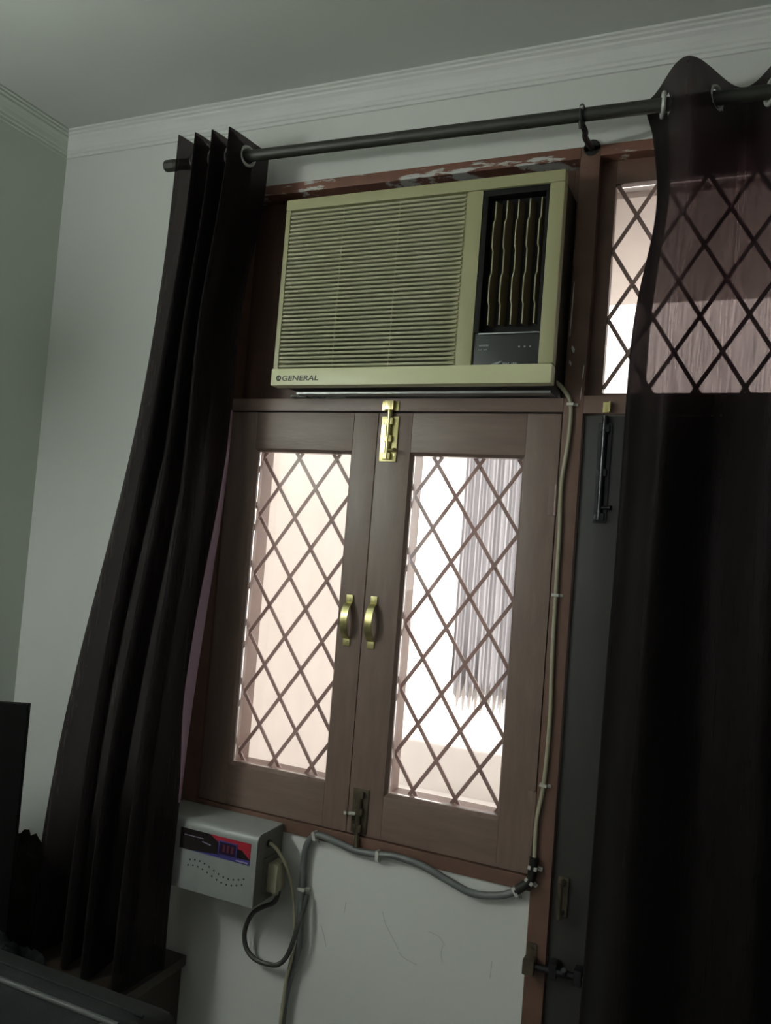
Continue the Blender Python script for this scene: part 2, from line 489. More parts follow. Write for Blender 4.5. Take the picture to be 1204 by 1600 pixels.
# ------------------------------------------------------------------ window_1: timber frame, shutters, grille
FY0, FY1 = W - 0.006, 1.865
SZ0, SZ1 = 0.953, 1.917           # shutters
w1 = struct(thing('window_1', 'brown timber window with two glazed shutters and diamond grille', 'window', (-0.80, W, FZ0)))
box('jamb', (FX0, FY0, FZ0), (-1.226, FY1, FZ1), 'frame', w1)
box('head', (-1.226, FY0, 2.468), (PX0, FY1, FZ1 + 0.004), 'frame_head', w1)
box('sill', (-1.226, FY0, FZ0 - 0.003), (PX0, FY1, SZ0 - 0.002), 'frame', w1)
box('transom', (-1.226, FY0, SZ1 + 0.003), (PX0, FY1, 1.950), 'shutter_h', w1)
box('mullion', (-0.866, 1.782, SZ0), (-0.742, FY1, SZ1), 'frame', w1)
# inner rebate strips that form the reveals behind the panes
box('rebate', (-1.226, 1.782, SZ0), (-1.163, FY1, SZ1), 'frame', w1)
box('rebate', (-0.458, 1.782, SZ0), (PX0, FY1, SZ1), 'frame', w1)
box('rebate', (-1.163, 1.782, 1.836), (-0.866, FY1, SZ1), 'frame', w1)
box('rebate', (-0.742, 1.782, 1.836), (-0.458, FY1, SZ1), 'frame', w1)
box('rebate', (-1.163, 1.782, SZ0), (-0.866, FY1, 1.040), 'frame', w1)
box('rebate', (-0.742, 1.782, SZ0), (-0.458, FY1, 1.040), 'frame', w1)

def tower_bolt(name, parent, x, z0, z1, up_, m1, y=W - 0.001, kz=None, knob=0.75, kside=1, w=0.021):
    bm = bmesh.new()
    bm_box(bm, (x - w, y - 0.003, z0), (x + w, y, z1), 0.0008)                       # base plate
    for zz in (z0 + 0.004, (z0 + z1) / 2 - 0.008, z1 - 0.020):
        bm_box(bm, (x - 0.010, y - 0.013, zz), (x + 0.010, y - 0.003, zz + 0.016), 0.003)   # barrel straps
    ext = 0.014
    a, b = (z0 + 0.006, z1 + ext) if up_ else (z0 - ext, z1 - 0.006)
    bm_cyl(bm, (x, y - 0.008, a), (x, y - 0.008, b), 0.0062, 12)
    zk = z0 + (z1 - z0) * knob
    bm_cyl(bm, (x, y - 0.008, zk), (x + 0.023 * kside, y - 0.020, zk), 0.0034, 10)
    bm_cyl(bm, (x + 0.020 * kside, y - 0.0185, zk), (x + 0.025 * kside, y - 0.021, zk), 0.0050, 10)
    for zz in (z0 + 0.016, z1 - 0.016):
        for s in (-1, 1):
            bm_cyl(bm, (x + s * (w - 0.005), y - 0.0045, zz), (x + s * (w - 0.005), y - 0.002, zz), 0.0027, 8)
    return obj(name, bm, m1, parent, smooth=True)

def keeper(parent, x, z0, z1, m1, y):
    bm = bmesh.new()
    for s in (-1, 1):
        bm_box(bm, (x + s * 0.010, y - 0.003, z0), (x + s * 0.021, y, z1), 0.0008)
        bm_cyl(bm, (x + s * 0.0155, y - 0.0042, (z0 + z1) / 2), (x + s * 0.0155, y - 0.002, (z0 + z1) / 2), 0.0028, 8)
    bm_box(bm, (x - 0.010, y - 0.014, z0), (x + 0.010, y - 0.010, z1), 0.002)
    bm_box(bm, (x - 0.011, y - 0.014, z0), (x - 0.008, y, z1), 0.0006)
    bm_box(bm, (x + 0.008, y - 0.014, z0), (x + 0.011, y, z1), 0.0006)
    return obj('bolt_keeper', bm, m1, parent, smooth=True)

def pull_handle(parent, x, z0, z1, y=W):
    """arched strap handle with two screwed feet"""
    bm = bmesh.new()
    w = 0.0085
    n = 14
    L = z1 - z0
    pr_ = []
    for i in range(n + 1):
        t = i / n
        zz = z0 + 0.016 + (L - 0.032) * t
        pr_.append((y - 0.004 - 0.024 * math.sin(PI * t) ** 0.55, zz))
    prev = None
    for i, (yy, zz) in enumerate(pr_):
        ring = [bm.verts.new((x - w, yy, zz)), bm.verts.new((x + w, yy, zz)), bm.verts.new((x + w, yy + 0.0025, zz)), bm.verts.new((x - w, yy + 0.0025, zz))]
        if prev:
            for k in range(4):
                bm.faces.new((prev[k], prev[(k + 1) % 4], ring[(k + 1) % 4], ring[k]))
        else:
            bm.faces.new(ring)
        prev = ring
    bm.faces.new(prev[::-1])
    for zz in (z0, z1 - 0.018):
        bm_box(bm, (x - 0.0085, y - 0.004, zz), (x + 0.0085, y, zz + 0.018), 0.001)
        bm_cyl(bm, (x + 0.001, y - 0.0055, zz + 0.009), (x + 0.001, y - 0.003, zz + 0.009), 0.003, 8)
    h = obj('pull_handle', bm, 'brass', parent, smooth=True)
    h['label'] = 'polished brass arched pull handle'
    return h

def shutter(x0, x1, gx0, gx1, label):
    """joinery shutter: two stiles, two rails, glazing beads, pane"""
    y0, y1 = W, W + 0.032
    gz0, gz1 = 1.055, 1.820
    s = thing('shutter', None, None, (0, 0, 0))
    s.parent = w1
    s.location = Vector(((x0 + x1) / 2, (y0 + y1) / 2, SZ0)) - world_loc(w1)
    s['label'] = label
    box('stile', (x0, y0, SZ0), (gx0 - 0.006, y1, SZ1), 'shutter', s, 0.002)
    box('stile', (gx1 + 0.006, y0, SZ0), (x1, y1, SZ1), 'shutter', s, 0.002)
    box('rail', (gx0 - 0.006, y0, gz1 + 0.006), (gx1 + 0.006, y1, SZ1), 'shutter_h', s, 0.002)
    box('rail', (gx0 - 0.006, y0, SZ0), (gx1 + 0.006, y1, gz0 - 0.006), 'shutter_h', s, 0.002)
    bm = bmesh.new()                                   # bevelled bead round the pane
    e = 0.006
    yb = y0 + 0.010
    def quad(a, b, c, d):
        bm.faces.new([bm.verts.new(p) for p in (a, b, c, d)])
    O = [(gx0 - e, y0 + 0.001, gz0 - e), (gx1 + e, y0 + 0.001, gz0 - e), (gx1 + e, y0 + 0.001, gz1 + e), (gx0 - e, y0 + 0.001, gz1 + e)]
    I = [(gx0, yb, gz0), (gx1, yb, gz0), (gx1, yb, gz1), (gx0, yb, gz1)]
    B = [(gx0, y1, gz0), (gx1, y1, gz0), (gx1, y1, gz1), (gx0, y1, gz1)]
    D = [(p[0], y1, p[2]) for p in O]
    for i in range(4):
        j = (i + 1) % 4
        quad(O[i], O[j], I[j], I[i]); quad(I[i], I[j], B[j], B[i]); quad(B[i], B[j], D[j], D[i]); quad(D[i], D[j], O[j], O[i])
    bmesh.ops.remove_doubles(bm, verts=bm.verts, dist=1e-6)
    obj('glazing_bead', bm, 'shutter', s)
    box('glass_pane', (gx0 + 0.0005, W + 0.016, gz0 + 0.0005), (gx1 - 0.0005, W + 0.019, gz1 - 0.0005), 'glass', s, 0)
    return s
sL = shutter(-1.224, -0.8155, -1.140, -0.884, 'left glazed shutter of the window')
sR = shutter(-0.8140, -0.388, -0.723, -0.468, 'right glazed shutter of the window with bolts top and bottom')
pull_handle(sL, -0.851, 1.372, 1.490)
pull_handle(sR, -0.789, 1.372, 1.492)
tower_bolt('tower_bolt', sR, -0.783, 1.803, 1.908, True, 'brass', knob=0.24)
keeper(w1, -0.783, 1.921, 1.943, 'brass', FY0 + 0.0005)
tb = tower_bolt('tower_bolt', sR, -0.783, 0.958, 1.056, False, 'brass_old', knob=0.45, kside=-1, w=0.019)
bm = bmesh.new()
bm_cyl(bm, (-0.790, W - 0.012, 1.0021), (-0.813, W - 0.024, 1.0021), 0.0042, 10)
obj('bolt_pin', bm, 'clip', tb, smooth=True)
tb['label'] = 'aged dark tower bolt at the foot of the shutter'
bm = bmesh.new()
bm_cyl(bm, (-0.783, W - 0.010, 0.955), (-0.779, W - 0.016, 0.930), 0.006, 10)
obj('bolt_tip', bm, 'brass_old', tb, smooth=True)
# butt hinges on the right stile
for z in (1.70, 1.06):
    bm = bmesh.new()
    bm_cyl(bm, (-0.3875, W - 0.005, z), (-0.3875, W - 0.005, z + 0.065), 0.0042, 10)
    bm_box(bm, (-0.404, W - 0.003, z), (-0.3880, W, z + 0.065), 0.0005)
    obj('hinge', bm, 'shutter', sR, smooth=True)

def grille(parent, rect, node, dx, dz, y, material):
    """diamond grille of flat bars; each bar its own mesh, clipped to the opening"""
    x0, x1, z0, z1 = rect
    g = thing('grille', None, None, (0, 0, 0))
    g.parent = parent
    g.location = Vector(((x0 + x1) / 2, y, z0)) - world_loc(parent)
    sl = dz / dx
    w = 0.0042
    for sgn, yy in ((1, y), (-1, y + 0.0036)):
        k = -40
        while k < 40:
            c0 = node[1] + 2 * k * dz - sgn * sl * node[0]            # z = sgn*sl*x + c0
            k += 1
            pts = []
            for xx in (x0, x1):
                zz = sgn * sl * xx + c0
                if z0 <= zz <= z1: pts.append((xx, zz))
            for zz in (z0, z1):
                xx = (zz - c0) / (sgn * sl)
                if x0 < xx < x1: pts.append((xx, zz))
            if len(pts) < 2: continue
            a, b = Vector((pts[0][0], yy, pts[0][1])), Vector((pts[1][0], yy, pts[1][1]))
            if (a - b).length < 0.02: continue
            d = (b - a).normalized()
            nn = Vector((-d.z, 0, d.x)) * w
            t = Vector((0, 0.0034, 0))
            bm = bmesh.new()
            V = [bm.verts.new(p) for p in (a - nn, a + nn, b + nn, b - nn, a - nn + t, a + nn + t, b + nn + t, b - nn + t)]
            for f in ((0, 1, 2, 3), (7, 6, 5, 4), (0, 4, 5, 1), (1, 5, 6, 2), (2, 6, 7, 3), (3, 7, 4, 0)):
                bm.faces.new([V[i] for i in f])
            obj('grille_bar', bm, material, g)
    return g
GY = 1.785
k = GY / 1.767
grille(w1, (-1.163, -0.866, 1.040, 1.836), (-1.030 * k, 1.6 + 0.206 * k), 0.0515, 0.0737, GY, 'grille')
grille(w1, (-0.742, -0.458, 1.040, 1.836), (-0.669 * k, 1.6 + 0.203 * k), 0.0505, 0.0742, GY, 'grille')

# filler boards around the air conditioner
box('filler_board', (-1.226, 1.790, 1.953), (-1.035, 1.806, 2.468), 'board', w1)
box('filler_board', (-0.405, 1.790, 1.953), (-0.3895, 1.806, 2.468), 'board', w1)
box('filler_board', (-1.035, 1.790, 2.394), (-0.405, 1.806, 2.468), 'board', w1)

# ------------------------------------------------------------------ window_2 (transom light) and door_1
w2 = struct(thing('window_2', 'brown framed transom light with diamond grille above the door', 'window', (0.05, W, 1.917)))
box('post', (PX0 + 0.0005, FY0, 0.0), (PX1, FY1 + 0.01, FZ1 + 0.004), 'frame', w2)
box('head', (PX1, FY0, 2.470), (FX1 - 0.04, FY1, FZ1 + 0.004), 'frame_head', w2)
box('post', (FX1 - 0.04, FY0, 0.0), (FX1, FY1, FZ1), 'frame', w2)
box('transom', (PX1, FY0, 1.917), (FX1 - 0.04, FY1, 1.955), 'frame', w2)
box('sash_stile', (PX1, 1.772, 1.955), (-0.312, 1.80, 2.470), 'frame', w2)
box('sash_stile', (0.455, 1.772, 1.955), (FX1 - 0.04, 1.80, 2.470), 'frame', w2)
box('sash_rail', (-0.312, 1.772, 2.418), (0.455, 1.80, 2.470), 'frame', w2)
box('sash_rail', (-0.312, 1.772, 1.955), (0.455, 1.80, 1.966), 'frame', w2)
box('glass_pane', (-0.3118, 1.792, 1.9662), (0.4548, 1.795, 2.4178), 'glass', w2, 0)
grille(w2, (-0.312, 0.455, 1.966, 2.418), (-0.311, 1.6 + 0.672 * 1.003), 0.0462, 0.0742, 1.776, 'grille')

for (xa, za, xb, zb, ww) in ((-0.3800, 2.20, -0.3815, 2.08, 0.0014), (-0.374, 2.062, -0.372, 2.045, 0.004), (-0.377, 2.030, -0.3765, 2.018, 0.003), (-0.3475, 2.02, -0.349, 1.99, 0.0014), (-0.349, 1.975, -0.3505, 1.945, 0.0012)):
    bm = bmesh.new()
    bm_prism(bm, [(xa - ww * 0.4, za), (xa + ww * 0.6, za - 0.003), ((xa + xb) / 2 + ww, (za + zb) / 2), (xb + ww * 0.5, zb), (xb - ww * 0.5, zb + 0.004), ((xa + xb) / 2 - ww * 0.8, (za + zb) / 2 + 0.003)], 'y', FY0 - 0.0006, FY0 + 0.0005)
    obj('paint_chip', bm, 'clip', w2)
for (za, zb) in ((1.985, 2.13), (2.25, 2.285)):  # pale strips drawn in for the slivers of light beside the air conditioner
    box('light_sliver', (-0.3945, 1.784, za), (-0.3915, 1.791, zb), 'clip', w1, 0.001)

d1 = struct(thing('door_1', 'dark brown door under the transom, mostly behind the curtain', 'door', (0.08, W, 0.0)))
box('stile', (PX1 + 0.002, W + 0.004, 0.004), (-0.235, W + 0.042, 1.914), 'door', d1, 0.002)
box('stile', (0.405, W + 0.004, 0.004), (FX1 - 0.042, W + 0.042, 1.914), 'door', d1, 0.002)
for z0, z1 in ((0.004, 0.20), (0.90, 1.04), (1.79, 1.914)):
    box('rail', (-0.235, W + 0.004, z0), (0.405, W + 0.042, z1), 'door', d1, 0.002)
for z0, z1 in ((0.20, 0.90), (1.04, 1.79)):
    box('door_panel', (-0.235, W + 0.014, z0), (0.405, W + 0.032, z1), 'door', d1, 0.002)
DY = W + 0.0035
tbd = tower_bolt('tower_bolt', d1, -0.296, 1.690, 1.898, True, 'iron', y=DY, knob=0.15, w=0.014)
bm = bmesh.new()                                    # brass keeper on the transom
bm_box(bm, (-0.302, FY0 - 0.003, 1.919), (-0.288, FY0 + 0.0005, 1.940), 0.0006)
bm_box(bm, (-0.289, FY0 - 0.014, 1.919), (-0.2855, FY0, 1.940), 0.0006)
bm_cyl(bm, (-0.296, FY0 - 0.0045, 1.930), (-0.296, FY0 - 0.002, 1.930), 0.0028, 8)
obj('bolt_keeper', bm, 'brass', d1, smooth=True)['label'] = 'small brass keeper above the door'
# door handle
bm = bmesh.new()
bm_box(bm, (-0.330, DY - 0.004, 0.885), (-0.308, DY, 0.965), 0.002)
bm_cyl(bm, (-0.319, DY - 0.004, 0.955), (-0.319, DY - 0.030, 0.955), 0.006, 10)
bm_cyl(bm, (-0.319, DY - 0.004, 0.895), (-0.319, DY - 0.030, 0.895), 0.006, 10)
bm_cyl(bm, (-0.319, DY - 0.030, 0.890), (-0.319, DY - 0.030, 0.960), 0.005, 10)
obj('door_handle', bm, 'brass_old', d1, smooth=True)
# sliding aldrop bolt reaching the post
bm = bmesh.new()
bm_cyl(bm, (-0.384, DY - 0.026, 0.783), (-0.262, DY - 0.018, 0.783), 0.0075, 12)
for x in (-0.325, -0.275):
    bm_box(bm, (x - 0.008, DY - 0.030, 0.768), (x + 0.008, DY, 0.800), 0.003)
bm_cyl(bm, (-0.300, DY - 0.022, 0.783), (-0.300, DY - 0.042, 0.800), 0.005, 10)
obj('slide_bolt', bm, 'iron', d1, smooth=True)
bm = bmesh.new()
bm_box(bm, (-0.382, FY0 - 0.003, 0.768), (-0.362, FY0, 0.822), 0.001)
bm_box(bm, (-0.384, FY0 - 0.030, 0.768), (-0.360, FY0 - 0.003, 0.798), 0.004)
bm_cyl(bm, (-0.372, FY0 - 0.005, 0.810), (-0.372, FY0 - 0.002, 0.810), 0.004, 8)
obj('bolt_socket', bm, 'brass_old', d1, smooth=True)

# ------------------------------------------------------------------ window air conditioner
AX0, AX1, AZ0, AZ1, AY = -1.052, -0.392, 1.961, 2.405, 1.647
ac = thing('air_conditioner', 'old yellowed cream window air conditioner above the shutters', 'air conditioner', ((AX0 + AX1) / 2, AY + 0.2, AZ0))
box('case', (-1.044, AY + 0.0465, 1.968), (-0.398, 2.20, 2.396), 'ac_case', ac, 0.004)
ff = bmesh.new()
FB = AY + 0.030
bm_box(ff, (AX0, AY, 2.379), (AX1, FB, AZ1), 0.005)                     # top border
bm_box(ff, (AX0, AY + 0.003, 2.002), (AX0 + 0.012, FB, 2.3795), 0.002)       # left edge
bm_box(ff, (-0.601, AY + 0.004, 2.002), (-0.567, FB, 2.3795), 0.002)         # pillar
bm_box(ff, (-0.423, AY, 2.002), (AX1, FB, 2.3795), 0.004)                   # right border
obj('front_frame', ff, 'ac', ac, smooth=True)
band = box('lower_band', (AX0, AY - 0.004, AZ0), (AX1, FB, 2.0015), 'ac_band_lit', ac, 0.005)
band['label'] = 'lower band of the front panel, coloured lighter as if lit, with brand lettering'
box('grille_backing', (AX0 + 0.012, AY + 0.022, 2.002), (-0.601, AY + 0.030, 2.379), 'ac_inside', ac, 0)
NS = 38
pitch = (2.3775 - 2.0035) / NS
proto = None
for i in range(NS):
    z = 2.0035 + pitch * (i + 0.5)
    if proto is None:
        bm = bmesh.new()
        h = pitch * 0.30
        bm_prism(bm, [(AY + 0.0045, z - h), (AY + 0.0030, z - h * 0.55), (AY + 0.0030, z + h * 0.55), (AY + 0.0045, z + h), (AY + 0.020, z + h), (AY + 0.020, z - h)], 'x', AX0 + 0.0135, -0.605)
        proto = obj('slat', bm, 'ac_slat', ac)
        zp = z
    else:
        o = proto.copy()
        COL.objects.link(o)
        o.parent = ac
        o.location = proto.location + Vector((0, 0, z - zp))
# chamfered ends of the slots: solid webs at either side of the louvre field
bm = bmesh.new()
bm_prism(bm, [(AX0 + 0.012, AY + 0.0075), (AX0 + 0.012, AY + 0.021), (AX0 + 0.030, AY + 0.021)], 'z', 2.004, 2.378)
obj('grille_end', bm, 'ac', ac)
bm = bmesh.new()
bm_prism(bm, [(-0.601, AY + 0.005), (-0.601, AY + 0.021), (-0.632, AY + 0.021)], 'z', 2.004, 2.378)
obj('grille_end', bm, 'ac', ac)
for x in (-0.8985, -0.759):
    box('grille_rib', (x - 0.0008, AY + 0.0045, 2.004), (x + 0.0008, AY + 0.021, 2.378), 'ac', ac, 0)
# air outlet
vp = box('outlet_recess', (-0.567, AY + 0.034, 2.0015), (-0.423, AY + 0.046, 2.379), 'ac_dark', ac, 0)
bm = bmesh.new()
bm_box(bm, (-0.567, AY + 0.006, 2.366), (-0.423, AY + 0.034, 2.379), 0.001)
bm_box(bm, (-0.567, AY + 0.006, 2.072), (-0.555, AY + 0.034, 2.366), 0.001)
bm_box(bm, (-0.431, AY + 0.006, 2.072), (-0.423, AY + 0.034, 2.366), 0.001)
obj('outlet_frame', bm, 'ac_dark', ac, smooth=True)
# wavy vertical vanes
segs = [(0.0, 0), (0.15, 0), (0.185, 1), (0.375, 1), (0.405, 0), (0.585, 0), (0.63, 1), (0.815, 1), (0.845, 0), (1.0, 0)]
ZT, ZB = 2.356, 2.090
vane = None
for q in range(5):
    if vane is None:
        bm = bmesh.new()
        be = bmesh.new()
        xv = -0.5395
        rows, erows = [], []
        for t, s in segs:
            z = ZT + (ZB - ZT) * t
            yf = AY + 0.0135 - 0.004 * s
            xs = xv - 0.0016 * s
            rows.append([bm.verts.new((xs - 0.0012, yf + 0.002, z)), bm.verts.new((xs + 0.0012, yf + 0.002, z)),
                         bm.verts.new((xv + 0.0085, AY + 0.0335, z)), bm.verts.new((xv + 0.0061, AY + 0.0335, z))])
            erows.append([be.verts.new((xs - 0.0013, yf, z)), be.verts.new((xs + 0.0011, yf, z)), be.verts.new((xs + 0.0013, yf + 0.002, z)), be.verts.new((xs - 0.0013, yf + 0.002, z))])
        for B, R in ((bm, rows), (be, erows)):
            for i in range(len(R) - 1):
                for k in range(4):
                    B.faces.new((R[i][k], R[i][(k + 1) % 4], R[i + 1][(k + 1) % 4], R[i + 1][k]))
            B.faces.new(R[0][::-1]); B.faces.new(R[-1])
        vane = obj('vane', bm, 'vane', ac)
        edge = obj('vane_edge', be, 'vane_edge', vane)
    else:
        o = vane.copy(); COL.objects.link(o); o.parent = ac
        o.location = vane.location + Vector((0.0246 * q, 0, 0))
        e2 = edge.copy(); COL.objects.link(e2); e2.parent = o
# control flap under the outlet
cp = box('control_panel', (-0.5655, AY + 0.010, 2.0018), (-0.4245, AY + 0.033, 2.0715), 'ac_ctrl', ac, 0.001)
box('trim_line', (-0.5555, AY + 0.0055, 2.0680), (-0.4250, AY + 0.0102, 2.0705), 'steel', cp, 0.0004)
YM = AY + 0.0096
def marks(name, lst, material, parent, y):
    bm = bmesh.new()
    for (xa, xb, za, zb, sh) in lst:
        P = [(xa, za), (xb, za), (xb + sh, zb), (xa + sh, zb)]
        bm_prism(bm, P, 'y', y - 0.0006, y + 0.0006)
    o = obj(name, bm, material, parent)
    o['kind'] = 'stuff'
    return o
lst = []
for i in range(7):
    lst.append((-0.5535 + i * 0.0031, -0.5512 + i * 0.0031, 2.0425, 2.0465, 0.0003))
for i in range(3):
    lst.append((-0.5545 + i * 0.0030, -0.5525 + i * 0.0030, 2.0345, 2.0368, 0))
    lst.append((-0.5435 + i * 0.0030, -0.5415 + i * 0.0030, 2.0345, 2.0368, 0))
marks('printed_marks', lst, 'mark', cp, YM)
bm = bmesh.new()
for i in range(3):
    bm_cyl(bm, (-0.4665 + i * 0.0115, YM - 0.0006, 2.0405), (-0.4665 + i * 0.0115, YM + 0.001, 2.0405), 0.0019, 10)
obj('indicator', bm, 'mark', cp)
marks('emblem', [(-0.5250, -0.5120, 2.0035, 2.0060, 0.004), (-0.5190, -0.5080, 2.0060, 2.0085, 0.005), (-0.5110, -0.5050, 2.0085, 2.0105, 0.005)] +
      [(-0.4990 + i * 0.0036, -0.4966 + i * 0.0036, 2.0040, 2.0075 - 0.0004 * (i % 3), 0.0006) for i in range(9) if i != 4], 'mark', cp, YM)

def lettering(name, text, x, z, size, y, material, parent, shear=0.0, sx=1.0):
    cu = bpy.data.curves.new(name, 'FONT')
    cu.body = text
    cu.size = size
    cu.extrude = 0.0004
    cu.offset = 0.00025
    cu.shear = shear
    cu.space_character = 1.05
    to = bpy.data.objects.new(name + '_tmp', cu)
    COL.objects.link(to)
    bpy.context.view_layer.update()
    me = bpy.data.meshes.new_from_object(to.evaluated_get(bpy.context.evaluated_depsgraph_get()))
    bpy.data.objects.remove(to, do_unlink=True)
    bm = bmesh.new()
    bm.from_mesh(me)
    for v in bm.verts:
        v.co = Vector((x + v.co.x * sx, y - v.co.z, z + v.co.y))
    return obj(name, bm, material, parent)
lettering('brand_lettering', 'GENERAL', -1.0225, 1.9722, 0.0165, AY - 0.0042, 'letter', band, 0.12, 1.32)
bm = bmesh.new()
bm_torus(bm, (-1.0305, AY - 0.0042, 1.9782), (0, 1, 0), 0.0052, 0.0016, 18, 6)
bm_box(bm, (-1.0318, AY - 0.0050, 1.9735), (-1.0296, AY - 0.0036, 1.9830))
obj('brand_emblem', bm, 'letter', band)
# supporting rail and packing under the unit
bm = bmesh.new()
bm_box(bm, (-1.015, W - 0.045, 1.9530), (-0.405, FY1, 1.9585), 0.001)
obj('support_rail', bm, 'steel', ac)
bm = bmesh.new()
for (xa, xb, ya, hh) in ((-1.046, -1.000, W - 0.020, 0.006), (-0.990, -0.975, W - 0.012, 0.005), (-0.955, -0.90, W - 0.010, 0.004)):
    bm_box(bm, (xa, ya, 1.9502), (xb, W + 0.02, 1.9502 + hh), 0.002)
obj('packing', bm, 'mortar', ac)

# ------------------------------------------------------------------ curtain rod
def rod_z(x):
    return 2.519 - 0.0166 * (x + 1.398)
RY, RR = 1.627, 0.0135
rod = thing('curtain_rod', 'dark metal curtain rod across the top of the window', 'curtain rod', (-0.3, RY, 2.49))
bm = bmesh.new()
bm_cyl(bm, (-1.385, RY, rod_z(-1.385)), (0.75, RY, rod_z(0.75)), RR, 20)
obj('rod', bm, 'rod', rod, smooth=True)
bm = bmesh.new()
bm_cyl(bm, (-1.400, RY, rod_z(-1.400)), (-1.372, RY, rod_z(-1.372)), 0.0152, 8)
bm_cyl(bm, (-1.404, RY, rod_z(-1.404)), (-1.400, RY, rod_z(-1.400)), 0.0130, 8)
obj('end_cap', bm, 'rod', rod, smooth=True)
for x in (-0.362, 0.70):
    z = rod_z(x)
    bm = bmesh.new()
    bm_torus(bm, (x, RY, z), (1, 0, 0), 0.0175, 0.0038, 20, 8)
    bm_tube(bm, [(x, RY + 0.006, z - 0.018), (x + 0.004, RY + 0.018, z - 0.026), (x - 0.002, RY + 0.05, z - 0.022), (x, W - 0.012, z - 0.014), (x, W - 0.002, z - 0.012)], 0.0062, 8, 5)
    bm_cyl(bm, (x, W - 0.006, z - 0.012), (x, W, z - 0.012), 0.018, 14)
    bm_cyl(bm, (x, RY - 0.012, z - 0.018), (x, RY - 0.004, z - 0.030), 0.005, 8)
    obj('bracket', bm, 'black_iron', rod, smooth=True)
    bm = bmesh.new()
    bm_cyl(bm, (x + 0.002, RY - 0.021, z + 0.006), (x + 0.002, RY - 0.016, z + 0.004), 0.0035, 8)
    obj('bracket_screw', bm, 'chrome', rod, smooth=True)

# ------------------------------------------------------------------ curtains
def make_curtain(name, label, prof_fn, z_top, z_bot_fn, NU, NV, eyelets, loc):
    root = thing(name, label, 'curtain', loc)
    bm = bmesh.new()
    rows = []
    for j in range(NV + 1):
        v = (j / NV)
        row = []
        for i in range(NU + 1):
            u = i / NU
            zb = z_bot_fn(u)
            vv = v if j > 14 else v
            z = z_top + (zb - z_top) * vv
            x, y = prof_fn(u, vv, z)
            row.append(bm.verts.new((x, y, z)))
        rows.append(row)
    for j in range(NV):
        for i in range(NU):
            c = (rows[j][i].co + rows[j + 1][i + 1].co + rows[j + 1][i].co + rows[j][i + 1].co) / 4
            if math.hypot(c.y - RY, c.z - rod_z(c.x)) < 0.0195 and eyelets:
                continue                                     # the eyelet hole
            bm.faces.new((rows[j][i], rows[j][i + 1], rows[j + 1][i + 1], rows[j + 1][i]))
    for v in list(bm.verts):
        if not v.link_faces:
            bm.verts.remove(v)
    obj('fabric', bm, 'curtain', root, smooth=True, angle=180)
    for (x, tx, ty) in eyelets:
        bm = bmesh.new()
        bm_torus(bm, (x, RY, rod_z(x)), (tx, ty, 0), 0.0215, 0.0042, 26, 8)
        obj('eyelet', bm, 'chrome', root, smooth=True)
    return root

def tri(t, k=0.55):
    """softened triangle wave, period 1, 1 at t=0, -1 at t=.5"""
    c = math.cos(2 * PI * t)
    return (1 - k) * c + k * math.asin(max(-1, min(1, c * 0.985))) / (PI / 2)

def smooth(a, b, t):
    t = max(0, min(1, (t - a) / (b - a)))
    return t * t * (3 - 2 * t)

# left curtain, gathered in tight folds
def left_prof(u, v, z):
    xl = -1.318 - 0.155 * smooth(0.0, 1.0, v) - 0.02 * smooth(0.5, 1.0, v)
    xr = -1.148 - 0.042 * smooth(0.02, 0.25, v) - 0.022 * smooth(0.45, 0.95, v) + 0.010 * smooth(0.25, 0.5, v)
    n = 3.5
    A = 0.070 - 0.022 * smooth(0.05, 0.5, v)
    yc = RY + 0.003 - 0.066 * smooth(0.1, 0.75, v)
    t = n * u
    x = xl + (xr - xl) * u + 0.006 * math.sin(4 * PI * t) * smooth(0.05, 0.3, v)
    y = yc - A * tri(t, 0.12)
    w = smooth(0.1, 0.5, v)
    x += w * 0.010 * math.sin(u * 9 + v * 5) * u * (1 - u) * 3
    y += w * 0.012 * math.sin(u * 13 + v * 4 + 1.0)
    # last limb turns out towards the window lower down
    tail = smooth(0.86, 1.0, u) * smooth(0.12, 0.45, v)
    y += tail * 0.012
    x += tail * 0.018
    return x, min(y, W - 0.035 - 0.09 * smooth(0.5, 0.78, v))
eyl = []
for q in range(7):
    u = (q + 0.5) / 7
    xx, yy = left_prof(u, 0.02, 2.5)
    eyl.append((xx, 1.0, 0.3 if q % 2 else -0.3))
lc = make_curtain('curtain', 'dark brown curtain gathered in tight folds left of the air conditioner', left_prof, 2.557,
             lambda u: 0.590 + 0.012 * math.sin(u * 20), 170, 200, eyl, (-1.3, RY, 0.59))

# added strip painting the window-light highlight on the left curtain's free edge
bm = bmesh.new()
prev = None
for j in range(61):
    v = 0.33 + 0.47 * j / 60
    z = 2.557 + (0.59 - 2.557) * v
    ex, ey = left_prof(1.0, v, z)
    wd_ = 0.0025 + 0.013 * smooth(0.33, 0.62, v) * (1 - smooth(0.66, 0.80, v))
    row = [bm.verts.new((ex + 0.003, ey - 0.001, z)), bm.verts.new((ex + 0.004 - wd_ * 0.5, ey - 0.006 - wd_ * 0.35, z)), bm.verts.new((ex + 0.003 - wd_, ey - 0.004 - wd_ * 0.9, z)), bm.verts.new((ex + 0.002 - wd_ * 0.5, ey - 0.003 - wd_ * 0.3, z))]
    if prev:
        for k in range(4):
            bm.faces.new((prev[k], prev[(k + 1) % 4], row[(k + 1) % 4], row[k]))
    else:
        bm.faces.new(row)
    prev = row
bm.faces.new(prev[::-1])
obj('lit_edge', bm, 'edge_highlight', lc, smooth=True, angle=70)['label'] = 'mauve strip painted as window light on the curtain edge'

